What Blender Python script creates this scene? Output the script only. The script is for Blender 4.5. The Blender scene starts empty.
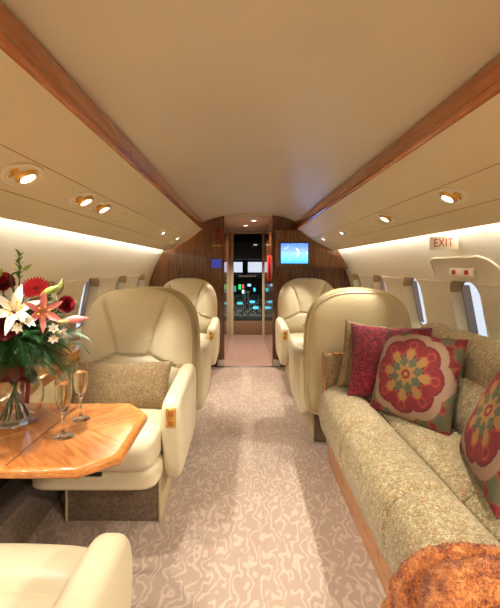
import bpy, bmesh, math, random
from mathutils import Vector, Matrix, noise
PI = math.pi
rnd = random.Random(7)
scene = bpy.context.scene
COL = scene.collection
CX = 0.08            # cabin centre line (camera stands at x = 0)
CAMZ = 1.22
FPX = 400.0
VPX, VPY = 243.0, 266.0

# ------------------------------------------------------------------ colour / materials
def lin(c):
    c = c / 255.0
    return c / 12.92 if c <= 0.04045 else ((c + 0.055) / 1.055) ** 2.4
def rgb(r, g, b): return (lin(r), lin(g), lin(b), 1.0)

class NT:
    def __init__(s, name):
        s.m = bpy.data.materials.new(name); s.m.use_nodes = True
        s.t = s.m.node_tree; s.n = s.t.nodes; s.n.clear()
        s.out = s.n.new('ShaderNodeOutputMaterial')
    def new(s, typ, **kw):
        n = s.n.new(typ)
        for k, v in kw.items(): setattr(n, k, v)
        return n
    def link(s, a, b): s.t.links.new(a, b)
    def ramp(s, fac, stops, interp='LINEAR'):
        r = s.new('ShaderNodeValToRGB'); r.color_ramp.interpolation = interp
        e = r.color_ramp.elements
        while len(e) > 1: e.remove(e[-1])
        e[0].position, e[0].color = stops[0]
        for p, c in stops[1:]:
            x = e.new(p); x.color = c
        s.link(fac, r.inputs[0]); return r.outputs[0]
    def coords(s, scale=(1, 1, 1), rot=(0, 0, 0)):
        c = s.new('ShaderNodeTexCoord'); m = s.new('ShaderNodeMapping')
        m.inputs['Scale'].default_value = scale; m.inputs['Rotation'].default_value = rot
        s.link(c.outputs['Object'], m.inputs[0]); return m.outputs[0]
    def noise(s, vec, scale, detail=3, rough=.5, dist=0):
        n = s.new('ShaderNodeTexNoise'); n.inputs['Scale'].default_value = scale
        n.inputs['Detail'].default_value = detail; n.inputs['Roughness'].default_value = rough
        n.inputs['Distortion'].default_value = dist
        s.link(vec, n.inputs['Vector']); return n.outputs['Fac']
    def mix(s, a, b, fac, typ='MIX'):
        m = s.new('ShaderNodeMix', data_type='RGBA', blend_type=typ)
        for v, i in ((fac, 0), (a, 6), (b, 7)):
            if hasattr(v, 'links'): s.link(v, m.inputs[i])
            else: m.inputs[i].default_value = v
        return m.outputs[2]
    def bsdf(s, col=None, rough=.5, metal=0, coat=0, bump=None, bstr=.2, bdist=.002, **kw):
        b = s.new('ShaderNodeBsdfPrincipled')
        if col is not None:
            if hasattr(col, 'links'): s.link(col, b.inputs['Base Color'])
            else: b.inputs['Base Color'].default_value = col
        b.inputs['Roughness'].default_value = rough; b.inputs['Metallic'].default_value = metal
        b.inputs['Coat Weight'].default_value = coat; b.inputs['Coat Roughness'].default_value = .05
        for k, v in kw.items(): b.inputs[k.replace('_', ' ')].default_value = v
        if bump is not None:
            bp = s.new('ShaderNodeBump'); bp.inputs['Strength'].default_value = bstr
            bp.inputs['Distance'].default_value = bdist
            s.link(bump, bp.inputs['Height']); s.link(bp.outputs[0], b.inputs['Normal'])
        s.link(b.outputs[0], s.out.inputs[0]); return b

def plain(name, c, rough=.5, metal=0, coat=0, nscale=40, var=.06, **kw):
    t = NT(name); v = t.coords()
    n = t.noise(v, nscale, 3)
    d = tuple(x * (1 - var * 2) for x in c[:3]) + (1,)
    col = t.ramp(n, [(.3, d), (.7, c)])
    t.bsdf(col, rough, metal, coat, **kw); return t.m

def leather(name, c, scale=160):
    t = NT(name); v = t.coords()
    n = t.noise(v, 3, 3)
    d = tuple(x * .93 for x in c[:3]) + (1,)
    col = t.ramp(n, [(.3, d), (.7, c)])
    b = t.noise(v, scale, 4)
    t.bsdf(col, .42, bump=b, bstr=.12, bdist=.001); return t.m

def wood(name, stops, stretch, scale=14, rough=.25, coat=.5, dist=1.2, fine=True):
    t = NT(name); v = t.coords(stretch)
    n = t.noise(v, scale, 6, .62, dist)
    col = t.ramp(n, stops)
    if fine:
        n2 = t.noise(v, scale * 5, 3, .6, .4)
        k = t.ramp(n2, [(.35, (.72, .68, .64, 1)), (.6, (1, 1, 1, 1))])
        col = t.mix(col, k, .7, 'MULTIPLY')
    t.bsdf(col, rough, coat=coat); return t.m

def emit(name, c, strength):
    t = NT(name); e = t.new('ShaderNodeEmission')
    e.inputs[0].default_value = c; e.inputs[1].default_value = strength
    t.link(e.outputs[0], t.out.inputs[0]); return t.m

def glass(name, c=(1, 1, 1, 1), ior=1.45, rough=0):
    t = NT(name); t.bsdf(c, rough, Transmission_Weight=1.0, IOR=ior); return t.m

def tweed(name, cols, scale, bump=.6, weave=(1, 1, 1), bdist=.004):
    t = NT(name); v = t.coords(weave)
    vo = t.new('ShaderNodeTexVoronoi'); vo.inputs['Scale'].default_value = scale
    nn = t.new('ShaderNodeTexNoise'); nn.inputs['Scale'].default_value = scale * .6; nn.inputs['Detail'].default_value = 3
    t.link(v, nn.inputs['Vector'])
    add = t.new('ShaderNodeMix', data_type='RGBA', blend_type='ADD'); add.inputs[0].default_value = .03
    t.link(v, add.inputs[6]); t.link(nn.outputs['Color'], add.inputs[7])
    t.link(add.outputs[2], vo.inputs['Vector'])
    sep = t.new('ShaderNodeSeparateColor'); t.link(vo.outputs['Color'], sep.inputs[0])
    k = len(cols)
    col = t.ramp(sep.outputs[0], [(i / k, c) for i, c in enumerate(cols)], 'CONSTANT')
    big = t.noise(v, scale * .12, 3)
    col = t.mix(col, t.ramp(big, [(.3, (.82, .8, .74, 1)), (.65, (1.0, 1.0, 1.0, 1))]), .8, 'MULTIPLY')
    t.bsdf(col, .9, bump=vo.outputs['Distance'], bstr=bump, bdist=bdist, Sheen_Weight=.15)
    return t.m

CREAM = rgb(222, 207, 171)
M = {}
M['leather'] = leather('cream_leather', CREAM)
M['shell'] = leather('beige_shell_leather', rgb(200, 182, 140))
M['wall_up'] = None
M['ceiling'] = plain('ceiling_vinyl', rgb(214, 203, 180), .33, nscale=3, var=.015)
M['valance'] = plain('valance_vinyl', rgb(221, 207, 173), .5, nscale=3, var=.01)
M['cherry_y'] = wood('cherry_trim_wood', [(.25, rgb(150, 80, 32)), (.5, rgb(180, 104, 46)), (.75, rgb(200, 124, 60))], (3, .25, 3), 6, .2, .6)
M['ledge_wood'] = wood('ledge_wood', [(.3, rgb(170, 108, 52)), (.5, rgb(206, 146, 80)), (.72, rgb(224, 172, 104))], (4, .5, 4), 6, .22, .6)
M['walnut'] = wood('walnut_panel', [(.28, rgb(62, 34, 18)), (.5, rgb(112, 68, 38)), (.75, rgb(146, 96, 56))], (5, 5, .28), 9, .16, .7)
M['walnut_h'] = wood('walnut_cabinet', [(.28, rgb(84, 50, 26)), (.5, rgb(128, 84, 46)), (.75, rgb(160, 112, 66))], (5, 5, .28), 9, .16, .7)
M['walnut_dark'] = plain('dark_wall_panel', rgb(62, 46, 32), .5, nscale=8, var=.12)
M['oak_base'] = wood('sofa_base_wood', [(.3, rgb(150, 92, 46)), (.5, rgb(186, 124, 70)), (.75, rgb(204, 146, 88))], (4, .6, 2), 8, .3, .3)
M['gold'] = plain('polished_gold', rgb(238, 190, 104), .3, .75, nscale=10, var=.05)
M['chrome'] = plain('satin_metal', rgb(205, 200, 190), .3, 1.0, nscale=10, var=.03)
M['dark'] = plain('dark_gasket', rgb(34, 34, 38), .5)
M['black'] = plain('black_plastic', rgb(26, 34, 34), .45)
M['cockpit'] = plain('cockpit_panel', rgb(58, 72, 70), .55, nscale=60, var=.2)
M['cockpit_grey'] = plain('cockpit_liner', rgb(120, 110, 96), .7, nscale=20)
M['white'] = plain('white_plastic', rgb(236, 228, 208), .45, var=.01)
M['reveal'] = plain('window_reveal_plastic', rgb(234, 225, 200), .5, var=.02)
M['shadow_seam_tan'] = plain('tan_window_shadow_and_seam', rgb(190, 160, 112), .5, var=.02)  # shadow tone for the window tops, also the valance seam colour
M['shade'] = plain('grey_window_shade', rgb(146, 142, 142), .7, nscale=30, var=.06)
M['red'] = plain('red_plastic', rgb(190, 34, 30), .45)
M['red_ink'] = plain('red_ink', rgb(186, 40, 36), .6)
M['lampglow'] = emit('lamp_glow', (1, .88, .66, 1), 14)
M['coveglow'] = emit('cove_glow', (1, .985, .915, 1), 33)
M['clear'] = glass('clear_glass')
M['wine'] = glass('sparkling_wine', rgb(255, 250, 228), 1.33)
M['greenstem'] = plain('stem_green', rgb(70, 92, 36), .5, nscale=30, var=.2)
M['darkleaf'] = plain('dark_leaf', rgb(40, 88, 40), .45, nscale=30, var=.25)
M['budgreen'] = plain('bud_green', rgb(150, 178, 70), .45, nscale=30, var=.15)
M['lilywhite'] = plain('lily_white', rgb(248, 243, 226), .5, nscale=20, var=.03)
M['lilypink'] = plain('lily_pink', rgb(236, 142, 140), .5, nscale=30, var=.08)
M['rosered'] = plain('rose_red', rgb(158, 14, 26), .6, nscale=40, var=.15)
M['rosedark'] = plain('rose_dark_red', rgb(128, 10, 24), .6, nscale=40, var=.15)
M['gerbera'] = plain('gerbera_red', rgb(224, 30, 52), .6, nscale=40, var=.1)
M['brownleaf'] = plain('bronze_leaf', rgb(120, 118, 56), .5, nscale=30, var=.2)
M['yellow'] = plain('pollen_yellow', rgb(222, 176, 60), .6)
M['ribbon'] = plain('red_ribbon', rgb(128, 14, 22), .35, nscale=20, var=.15)
M['sofa'] = tweed('sofa_tweed', [rgb(164, 148, 106), rgb(144, 124, 82), rgb(178, 162, 118), rgb(126, 108, 68), rgb(158, 138, 94), rgb(158, 102, 60), rgb(196, 182, 142), rgb(136, 118, 76)], 200, .5)
M['tweed'] = tweed('pillow_tweed', [rgb(162, 132, 90), rgb(138, 108, 70), rgb(182, 154, 110), rgb(118, 92, 58), rgb(172, 142, 100)], 230, .8, (1.6, 1, .5))
M['velvet'] = tweed('red_velvet', [rgb(126, 12, 28), rgb(100, 6, 20), rgb(146, 22, 38), rgb(78, 4, 14)], 120, .8, (1, 1, .6))
M['carpet_dark'] = tweed('base_carpet', [rgb(120, 100, 78), rgb(104, 86, 66), rgb(132, 112, 88)], 140, .5)

def m_wall():
    t = NT('cabin_wall_lining')
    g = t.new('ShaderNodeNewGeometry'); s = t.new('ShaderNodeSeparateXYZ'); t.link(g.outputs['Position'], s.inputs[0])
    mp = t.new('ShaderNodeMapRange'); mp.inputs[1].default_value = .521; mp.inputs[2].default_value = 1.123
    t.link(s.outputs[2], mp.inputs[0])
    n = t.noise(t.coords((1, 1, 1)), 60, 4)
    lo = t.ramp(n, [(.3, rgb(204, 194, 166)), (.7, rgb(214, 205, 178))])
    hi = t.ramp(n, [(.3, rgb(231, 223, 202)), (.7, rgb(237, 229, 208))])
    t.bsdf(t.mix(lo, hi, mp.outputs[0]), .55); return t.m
M['wall'] = m_wall()

def m_carpet():
    t = NT('aisle_carpet')
    v = t.coords((1, 1, 1))
    mp = t.new('ShaderNodeMapping'); mp.inputs['Scale'].default_value = (1, .6, 1); mp.inputs['Rotation'].default_value = (0, 0, .15)
    t.link(v, mp.inputs[0])
    wv = t.new('ShaderNodeTexWave', wave_type='BANDS', bands_direction='X'); wv.inputs['Scale'].default_value = 7.0
    wv.inputs['Distortion'].default_value = 13; wv.inputs['Detail'].default_value = 1.2; wv.inputs['Detail Scale'].default_value = 2.6; wv.inputs['Detail Roughness'].default_value = .5
    t.link(mp.outputs[0], wv.inputs['Vector'])
    L = t.ramp(wv.outputs['Fac'], [(.66, (0, 0, 0, 1)), (.80, (1, 1, 1, 1))])
    brk = t.noise(v, 14, 2)
    bm = t.ramp(brk, [(.36, (0, 0, 0, 1)), (.44, (1, 1, 1, 1))])
    mm = t.new('ShaderNodeMath', operation='MULTIPLY'); t.link(L, mm.inputs[0]); t.link(bm, mm.inputs[1])
    pile = t.noise(v, 260, 3, .7)
    base = t.ramp(pile, [(.3, rgb(160, 135, 114)), (.7, rgb(184, 159, 138))])
    lite = t.ramp(pile, [(.3, rgb(182, 156, 134)), (.7, rgb(206, 182, 160))])
    col = t.mix(base, lite, mm.outputs[0])
    t.bsdf(col, .95, bump=pile, bstr=.5, bdist=.004, Sheen_Weight=.1); return t.m
M['carpet'] = m_carpet()

def m_table():
    t = NT('bookmatched_table_veneer')
    c = t.new('ShaderNodeTexCoord'); s = t.new('ShaderNodeSeparateXYZ'); t.link(c.outputs['Object'], s.inputs[0])
    def ab(o):
        a = t.new('ShaderNodeMath', operation='ABSOLUTE'); t.link(o, a.inputs[0]); return a.outputs[0]
    cmb = t.new('ShaderNodeCombineXYZ'); t.link(ab(s.outputs[0]), cmb.inputs[0]); t.link(ab(s.outputs[1]), cmb.inputs[1])
    m1 = t.new('ShaderNodeMapping'); m1.inputs['Rotation'].default_value = (0, 0, -.75); m1.inputs['Scale'].default_value = (1, 1, 1)
    t.link(cmb.outputs[0], m1.inputs[0])
    m2 = t.new('ShaderNodeMapping'); m2.inputs['Scale'].default_value = (.9, 7, 1); t.link(m1.outputs[0], m2.inputs[0])
    n = t.noise(m2.outputs[0], 4.2, 6, .6, 1.0)
    col = t.ramp(n, [(.28, rgb(134, 72, 30)), (.45, rgb(184, 110, 54)), (.6, rgb(206, 136, 74)), (.78, rgb(170, 96, 44))])
    t.bsdf(col, .16, coat=.6); return t.m
M['table'] = m_table()
M['table_edge'] = wood('table_edge_wood', [(.3, rgb(176, 100, 42)), (.6, rgb(216, 140, 72)), (.8, rgb(228, 156, 88))], (2, 2, 6), 8, .2, .5)

def m_shade():
    t = NT('grey_window_shade'); d = t.new('ShaderNodeBsdfDiffuse'); d.inputs[0].default_value = rgb(170, 164, 158)
    tl = t.new('ShaderNodeBsdfTranslucent'); tl.inputs[0].default_value = rgb(190, 190, 196)
    m = t.new('ShaderNodeMixShader'); m.inputs[0].default_value = .12
    t.link(d.outputs[0], m.inputs[1]); t.link(tl.outputs[0], m.inputs[2]); t.link(m.outputs[0], t.out.inputs[0]); return t.m
M['shade'] = m_shade()
def m_attr(name, rough=.9):
    t = NT(name); a = t.new('ShaderNodeVertexColor'); a.layer_name = 'pattern'
    n = t.noise(t.coords(), 320, 3)
    k = t.ramp(n, [(.3, (.8, .8, .8, 1)), (.65, (1, 1, 1, 1))])
    t.bsdf(t.mix(a.outputs[0], k, .8, 'MULTIPLY'), rough, bump=n, bstr=.4, bdist=.002); return t.m
M['medallion'] = m_attr('embroidered_medallion')

def m_throw():
    t = NT('shaggy_throw'); v = t.coords()
    n = t.noise(v, 26, 4, .6)
    n2 = t.noise(v, 160, 3, .7)
    mx = t.new('ShaderNodeMath', operation='ADD'); t.link(n, mx.inputs[0])
    sc = t.new('ShaderNodeMath', operation='MULTIPLY_ADD'); t.link(n2, sc.inputs[0]); sc.inputs[1].default_value = .7; sc.inputs[2].default_value = -.35
    t.link(sc.outputs[0], mx.inputs[1])
    col = t.ramp(mx.outputs[0], [(.25, rgb(104, 48, 20)), (.42, rgb(160, 84, 34)), (.58, rgb(196, 118, 54)), (.78, rgb(214, 148, 84))])
    t.bsdf(col, .8, bump=n2, bstr=.8, bdist=.006, Sheen_Weight=.2); return t.m
M['throw'] = m_throw()

def m_screen():
    t = NT('cabin_screen'); c = t.new('ShaderNodeTexCoord'); s = t.new('ShaderNodeSeparateXYZ'); t.link(c.outputs['Object'], s.inputs[0])
    mp = t.new('ShaderNodeMapRange'); mp.inputs[1].default_value = -.11; mp.inputs[2].default_value = .11; t.link(s.outputs[2], mp.inputs[0])
    n = t.noise(t.coords((1, 1, 2.4)), 9, 4)
    base = t.ramp(mp.outputs[0], [(0, rgb(70, 150, 236)), (.35, rgb(110, 200, 250)), (.6, rgb(120, 150, 235)), (1, rgb(72, 110, 224))])
    cl = t.ramp(n, [(.58, (0, 0, 0, 1)), (.75, (.5, .5, .5, 1))])
    col = t.mix(base, rgb(232, 244, 255), cl)
    e = t.new('ShaderNodeEmission'); t.link(col, e.inputs[0]); e.inputs[1].default_value = 1.25
    t.link(e.outputs[0], t.out.inputs[0]); return t.m
M['screen'] = m_screen()

# ------------------------------------------------------------------ mesh helpers
class MB:
    def __init__(s): s.v = []; s.f = []; s.mi = []; s.cur = 0
    def add(s, vs, fs, mi=None):
        o = len(s.v); s.v += [tuple(p) for p in vs]
        for f in fs: s.f.append(tuple(i + o for i in f)); s.mi.append(s.cur if mi is None else mi)
    def box(s, x0, x1, y0, y1, z0, z1, bev=0, seg=2, mat=None):
        bm = bmesh.new()
        bmesh.ops.create_cube(bm, size=1)
        bmesh.ops.scale(bm, vec=(x1 - x0, y1 - y0, z1 - z0), verts=bm.verts)
        bmesh.ops.translate(bm, vec=((x0 + x1) / 2, (y0 + y1) / 2, (z0 + z1) / 2), verts=bm.verts)
        if bev: bmesh.ops.bevel(bm, geom=bm.edges[:], offset=bev, segments=seg, affect='EDGES', profile=.5)
        if mat is not None: bm.transform(mat)
        s.frombm(bm)
    def frombm(s, bm):
        bm.verts.index_update()
        s.add([v.co[:] for v in bm.verts], [[v.index for v in f.verts] for f in bm.faces]); bm.free()
    def grid(s, rows, close_u=False, close_v=False, mi=None):
        n, m = len(rows), len(rows[0]); vs = [p for r in rows for p in r]; fs = []
        for i in range(n - (0 if close_u else 1)):
            for j in range(m - (0 if close_v else 1)):
                i2, j2 = (i + 1) % n, (j + 1) % m
                fs.append((i * m + j, i2 * m + j, i2 * m + j2, i * m + j2))
        s.add(vs, fs, mi)
    def cap(s, loop): s.add(loop, [tuple(range(len(loop)))])
    def lathe(s, prof, seg=32, c=(0, 0, 0), mat=None):
        rows = []
        for k in range(seg):
            a = 2 * PI * k / seg
            rows.append([Vector((c[0] + r * math.cos(a), c[1] + r * math.sin(a), c[2] + z)) for r, z in prof])
        if mat is not None: rows = [[mat @ p for p in r] for r in rows]
        s.grid(rows, close_u=True)
    def tube(s, pts, rad, seg=8, caps=True, closed=False):
        pts = [Vector(p) for p in pts]; n = len(pts)
        rr = rad if isinstance(rad, (list, tuple)) else [rad] * n
        rows = []; up = None
        for i, p in enumerate(pts):
            if closed: d = pts[(i + 1) % n] - pts[i - 1]
            else: d = pts[min(i + 1, n - 1)] - pts[max(i - 1, 0)]
            d = d.normalized() if d.length > 1e-9 else Vector((0, 0, 1))
            if up is None:
                up = Vector((0, 0, 1)) if abs(d.z) < .9 else Vector((1, 0, 0))
            x = up - d * up.dot(d); x.normalize(); y = d.cross(x); up = x
            rows.append([p + (x * math.cos(2 * PI * k / seg) + y * math.sin(2 * PI * k / seg)) * rr[i] for k in range(seg)])
        s.grid(rows, close_u=closed, close_v=True)
        if caps and not closed:
            s.cap(rows[0]); s.cap(rows[-1])
    def prism_y(s, prof, y0, y1, closed=True):
        a = [(x, y0, z) for x, z in prof]; b = [(x, y1, z) for x, z in prof]
        n = len(prof); o = len(s.v)
        fs = [(i, (i + 1) % n, n + (i + 1) % n, n + i) for i in range(n if closed else n - 1)]
        s.add(a + b, fs)
        if closed:
            s.add(a, [tuple(range(n))]); s.add(b, [tuple(range(n))])
    def xform(s, mat): s.v = [tuple(mat @ Vector(p)) for p in s.v]
    def build(s, name, mat, parent=None, smooth=True, loc=None, angle=35, merge=False, sub=0):
        me = bpy.data.meshes.new(name)
        vv = s.v
        if loc is not None: vv = [(p[0] - loc[0], p[1] - loc[1], p[2] - loc[2]) for p in vv]
        me.from_pydata(vv, [], s.f)
        mats = mat if isinstance(mat, (list, tuple)) else [mat]
        for m in mats: me.materials.append(m)
        if len(mats) > 1: me.polygons.foreach_set('material_index', s.mi)
        bm = bmesh.new(); bm.from_mesh(me)
        if merge: bmesh.ops.remove_doubles(bm, verts=bm.verts, dist=1e-5)
        bmesh.ops.recalc_face_normals(bm, faces=bm.faces)
        bm.to_mesh(me); bm.free()
        if smooth:
            me.polygons.foreach_set('use_smooth', [True] * len(me.polygons))
            me.set_sharp_from_angle(angle=math.radians(angle))
        o = bpy.data.objects.new(name, me); COL.objects.link(o)
        if loc is not None: o.location = loc
        if parent is not None: o.parent = parent
        if sub:
            md = o.modifiers.new('smooth', 'SUBSURF'); md.levels = sub; md.render_levels = sub
        return o

def tag(o, label=None, cat=None, group=None, kind=None):
    if label: o['label'] = label
    if cat: o['category'] = cat
    if group: o['group'] = group
    if kind: o['kind'] = kind
    return o
def struct(o): o['kind'] = 'structure'; return o
def empty(name, loc=(0, 0, 0), rotz=0, label=None, cat=None, group=None):
    o = bpy.data.objects.new(name, None); COL.objects.link(o); o.location = loc; o.rotation_euler = (0, 0, rotz)
    o.empty_display_size = .05
    return tag(o, label, cat, group)
def kids(o): return [c for c in bpy.data.objects if c.parent == o]
def dup(root, loc=None, rot=None, label=None, group=None, parent=None):
    c = root.copy(); COL.objects.link(c)
    if parent is not None: c.parent = parent
    if loc is not None: c.location = loc
    if rot is not None: c.rotation_euler = rot
    if label: c['label'] = label
    if group: c['group'] = group
    for ch in kids(root): dup(ch, parent=c)
    return c

def softbox(mb, c, size, p=(6, 6, 6), n=14, deform=None):
    """rounded cushion-like box: cube grid pushed onto a superellipsoid"""
    hx, hy, hz = size[0] / 2, size[1] / 2, size[2] / 2
    def shape(a, b, d):
        lo, hi = 0.3, 1.0
        for _ in range(24):
            k = (lo + hi) / 2
            f = abs(a * k) ** p[0] + abs(b * k) ** p[1] + abs(d * k) ** p[2]
            if f > 1: hi = k
            else: lo = k
        q = Vector((a * lo * hx, b * lo * hy, d * lo * hz))
        if deform: q = Vector(deform(q))
        return (q.x + c[0], q.y + c[1], q.z + c[2])
    def sp(i): 
        t = -1 + 2 * i / n
        return math.copysign(abs(t) ** .8, t)
    for ax in range(3):
        for sg in (-1, 1):
            rows = []
            for i in range(n + 1):
                r = []
                for j in range(n + 1):
                    q = [0, 0, 0]; q[ax] = sg; q[(ax + 1) % 3] = sp(i); q[(ax + 2) % 3] = sp(j)
                    r.append(shape(*q))
                rows.append(r)
            mb.grid(rows)

def catmull(pts, n=6, closed=False):
    P = [Vector(p) for p in pts]; out = []; N = len(P)
    for i in range(N if closed else N - 1):
        if closed: p0, p1, p2, p3 = P[i - 1], P[i], P[(i + 1) % N], P[(i + 2) % N]
        else: p0, p1, p2, p3 = P[max(i - 1, 0)], P[i], P[i + 1], P[min(i + 2, N - 1)]
        for k in range(n):
            t = k / n
            out.append(.5 * ((2 * p1) + (p2 - p0) * t + (2 * p0 - 5 * p1 + 4 * p2 - p3) * t * t + (3 * p1 - p0 - 3 * p2 + p3) * t ** 3))
    if not closed: out.append(P[-1])
    return out

def roll_y(mb, prof, y0, y1, r=.05, st=6, n=5):
    """cushion: closed xz profile swept along y with rounded ends"""
    loop = catmull([(x, z) for x, z in prof], n, True)
    cx = sum(p.x for p in loop) / len(loop); cz = sum(p.y for p in loop) / len(loop)
    rad = sum(((p.x - cx) ** 2 + (p.y - cz) ** 2) ** .5 for p in loop) / len(loop)
    ys = []
    for i in range(st + 1):
        a = PI / 2 * i / st; ys.append((y0 + r * (1 - math.sin(a)), r * (1 - math.cos(a))))
    ys = sorted(ys)
    ys = [(y0 + r * (1 - math.cos(PI / 2 * i / st)), r * (1 - math.sin(PI / 2 * i / st))) for i in range(st + 1)]
    m = 10
    ys += [(y0 + r + (y1 - y0 - 2 * r) * i / m, 0) for i in range(1, m)]
    ys += [(y1 - (a - y0), b) for a, b in reversed(ys[:st + 1])]
    rows = []
    for y, ins in ys:
        k = 1 - ins / rad
        rows.append([(cx + (p.x - cx) * k, y, cz + (p.y - cz) * k) for p in loop])
    mb.grid(rows, close_v=True); mb.cap(rows[0]); mb.cap(rows[-1])

def S(side, h): return CX + side * h      # side -1 left, +1 right

# ------------------------------------------------------------------ cabin shell
R, CZ = 1.25, .70
Y0, Y1 = -1.6, 4.83
def wall_h(z): return R if z < CZ else math.sqrt(max(R * R - (z - CZ) ** 2, 0))
def apply_bool(o, cutters):
    for c in cutters:
        m = o.modifiers.new('cut', 'BOOLEAN'); m.operation = 'DIFFERENCE'; m.solver = 'EXACT'; m.object = c
    dg = bpy.context.evaluated_depsgraph_get(); dg.update()
    me = bpy.data.meshes.new_from_object(o.evaluated_get(dg)); o.modifiers.clear(); o.data = me
    me.polygons.foreach_set('use_smooth', [True] * len(me.polygons)); me.set_sharp_from_angle(angle=math.radians(30))
    for c in cutters: bpy.data.objects.remove(c)

WZ, WW, WH, WR = .93, .31, .42, .075
WIN = {-1: [.08, .79, 1.51, 2.23, 2.95, 3.67, 4.39], 1: [-.1, .68, 1.47, 2.31, 3.03, 3.76, 4.50]}
def rrect(w, h, r, n=6):
    out = []
    for cx_, cy_, a0 in ((w / 2 - r, h / 2 - r, 0), (-w / 2 + r, h / 2 - r, PI / 2), (-w / 2 + r, -h / 2 + r, PI), (w / 2 - r, -h / 2 + r, 1.5 * PI)):
        for k in range(n + 1):
            a = a0 + PI / 2 * k / n; out.append((cx_ + r * math.cos(a), cy_ + r * math.sin(a)))
    return out
def win_mat(side, y):
    sp = (WZ - CZ) / R; cp = math.sqrt(1 - sp * sp)
    nrm = Vector((side * cp, 0, sp)); up = Vector((-side * sp, 0, cp)); ya = Vector((0, 1, 0))
    m = Matrix((ya, up, nrm)).transposed().to_4x4()
    m.translation = Vector((CX + side * R * cp, y, WZ)); return m      # local: x along cabin, y up, z outward

for side, nm in ((-1, 'left'), (1, 'right')):
    prof = [(S(side, R), -.02), (S(side, R), .35)]
    a0 = 0; a1 = math.radians(72)
    inner = [(S(side, R), -.02), (S(side, R), .3)] + [(S(side, R * math.cos(a)), CZ + R * math.sin(a)) for a in [a1 * i / 30 for i in range(31)]]
    outer = [(S(side, R + .07), -.02), (S(side, R + .07), .3)] + [(S(side, (R + .07) * math.cos(a)), CZ + (R + .07) * math.sin(a)) for a in [a1 * i / 30 for i in range(31)]]
    mb = MB(); mb.prism_y(inner + outer[::-1], Y0, Y1 + .3)
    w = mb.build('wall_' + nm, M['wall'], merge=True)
    cut = []
    for y in WIN[side]:
        m = win_mat(side, y); rr = rrect(WW, WH, WR)
        c = MB(); a = [m @ Vector((p[0], p[1], -.15)) for p in rr]; b = [m @ Vector((p[0], p[1], .2)) for p in rr]
        n = len(rr); c.add(a + b, [(i, (i + 1) % n, n + (i + 1) % n, n + i) for i in range(n)] + [tuple(range(n)), tuple(range(n, 2 * n))])
        cut.append(c.build('cutter', M['dark'], smooth=False))
    apply_bool(w, cut); struct(w)
    tag(w, 'cream cabin sidewall on the %s with oval windows' % nm)
    # thin bright moulding at the colour change, broken at the windows
    mb = MB(); ys = []; prev = Y0
    for y in WIN[side]: ys.append((prev, y - WW / 2 - .012)); prev = y + WW / 2 + .012
    ys.append((prev, Y1))
    hw = wall_h(1.122)
    for a, b in ys:
        if b - a > .02: mb.tube([(S(side, hw - .001), a, 1.122), (S(side, hw - .001), b, 1.122)], .005, 6)
    struct(mb.build('trim_1' if side < 0 else 'trim_2', M['white']))
    # windows
    for k, y in enumerate(WIN[side]):
        m = win_mat(side, y)
        e = struct(empty('window_%d' % (k + 1 + (0 if side < 0 else len(WIN[-1]))), m.translation))
        def loop(w_, h_, r_, d): return [m @ Vector((p[0], p[1], d)) - m.translation for p in rrect(w_, h_, r_)]
        f = MB()
        rows = [loop(WW + .03, WH + .03, WR + .015, -.002), loop(WW + .028, WH + .028, WR + .014, -.006), loop(WW, WH, WR, -.007), loop(WW - .012, WH - .012, WR, .002), loop(WW - .022, WH - .035, WR - .008, .06)]
        f.grid(rows, close_v=True)
        nl = len(rows[0])
        for q in range(len(f.f)):
            j_ = q % nl
            if 1 <= j_ < 12 or j_ == 0: f.mi[q] = 1  # shade on the downward-facing top reveal put into the colour as tan
        f.build('frame', [M['reveal'], M['shadow_seam_tan']], e)
        g = MB(); g.grid([loop(WW - .020, WH - .033, WR - .008, .0585), loop(WW - .030, WH - .043, WR - .012, .0565), loop(WW - .036, WH - .048, WR - .015, .064)], close_v=True)
        g.build('gasket', M['dark'], e)
        p = MB(); p.cap(loop(WW - .03, WH - .04, WR - .012, .066)); p.build('pane', M['clear_pane'] if 'clear_pane' in M else M['clear'], e)
        s_ = MB(); fr = .34
        sx0, sx1 = (-(WW - .035) / 2 + (WW - .035) * (1 - fr), (WW - .035) / 2)
        rows = []
        for i in range(13):
            xx = sx0 + (sx1 - sx0) * i / 12; dd = .057 + .003 * (i % 2)
            rows.append([m @ Vector((xx, yy, dd)) - m.translation for yy in (-(WH - .06) / 2 + .02, (WH - .06) / 2 - .012)])
        s_.grid(rows); s_.build('shade', M['shade'], e, smooth=False)

# floor
mb = MB(); mb.box(S(-1, R + .05), S(1, R + .05), Y0, Y1 + .02, -.05, 0)
struct(mb.build('floor', M['carpet'], smooth=False)); 
# ceiling
mb = MB(); pr = []
for i in range(33):
    t = -1 + 2 * i / 32; pr.append((CX + .60 * t, 1.855 - .125 * abs(t) ** 2.3))
pr2 = [(x, z + .03) for x, z in pr]
mb.prism_y(pr + pr2[::-1], Y0, Y1 + .02)
struct(mb.build('ceiling', M['ceiling']))
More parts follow.
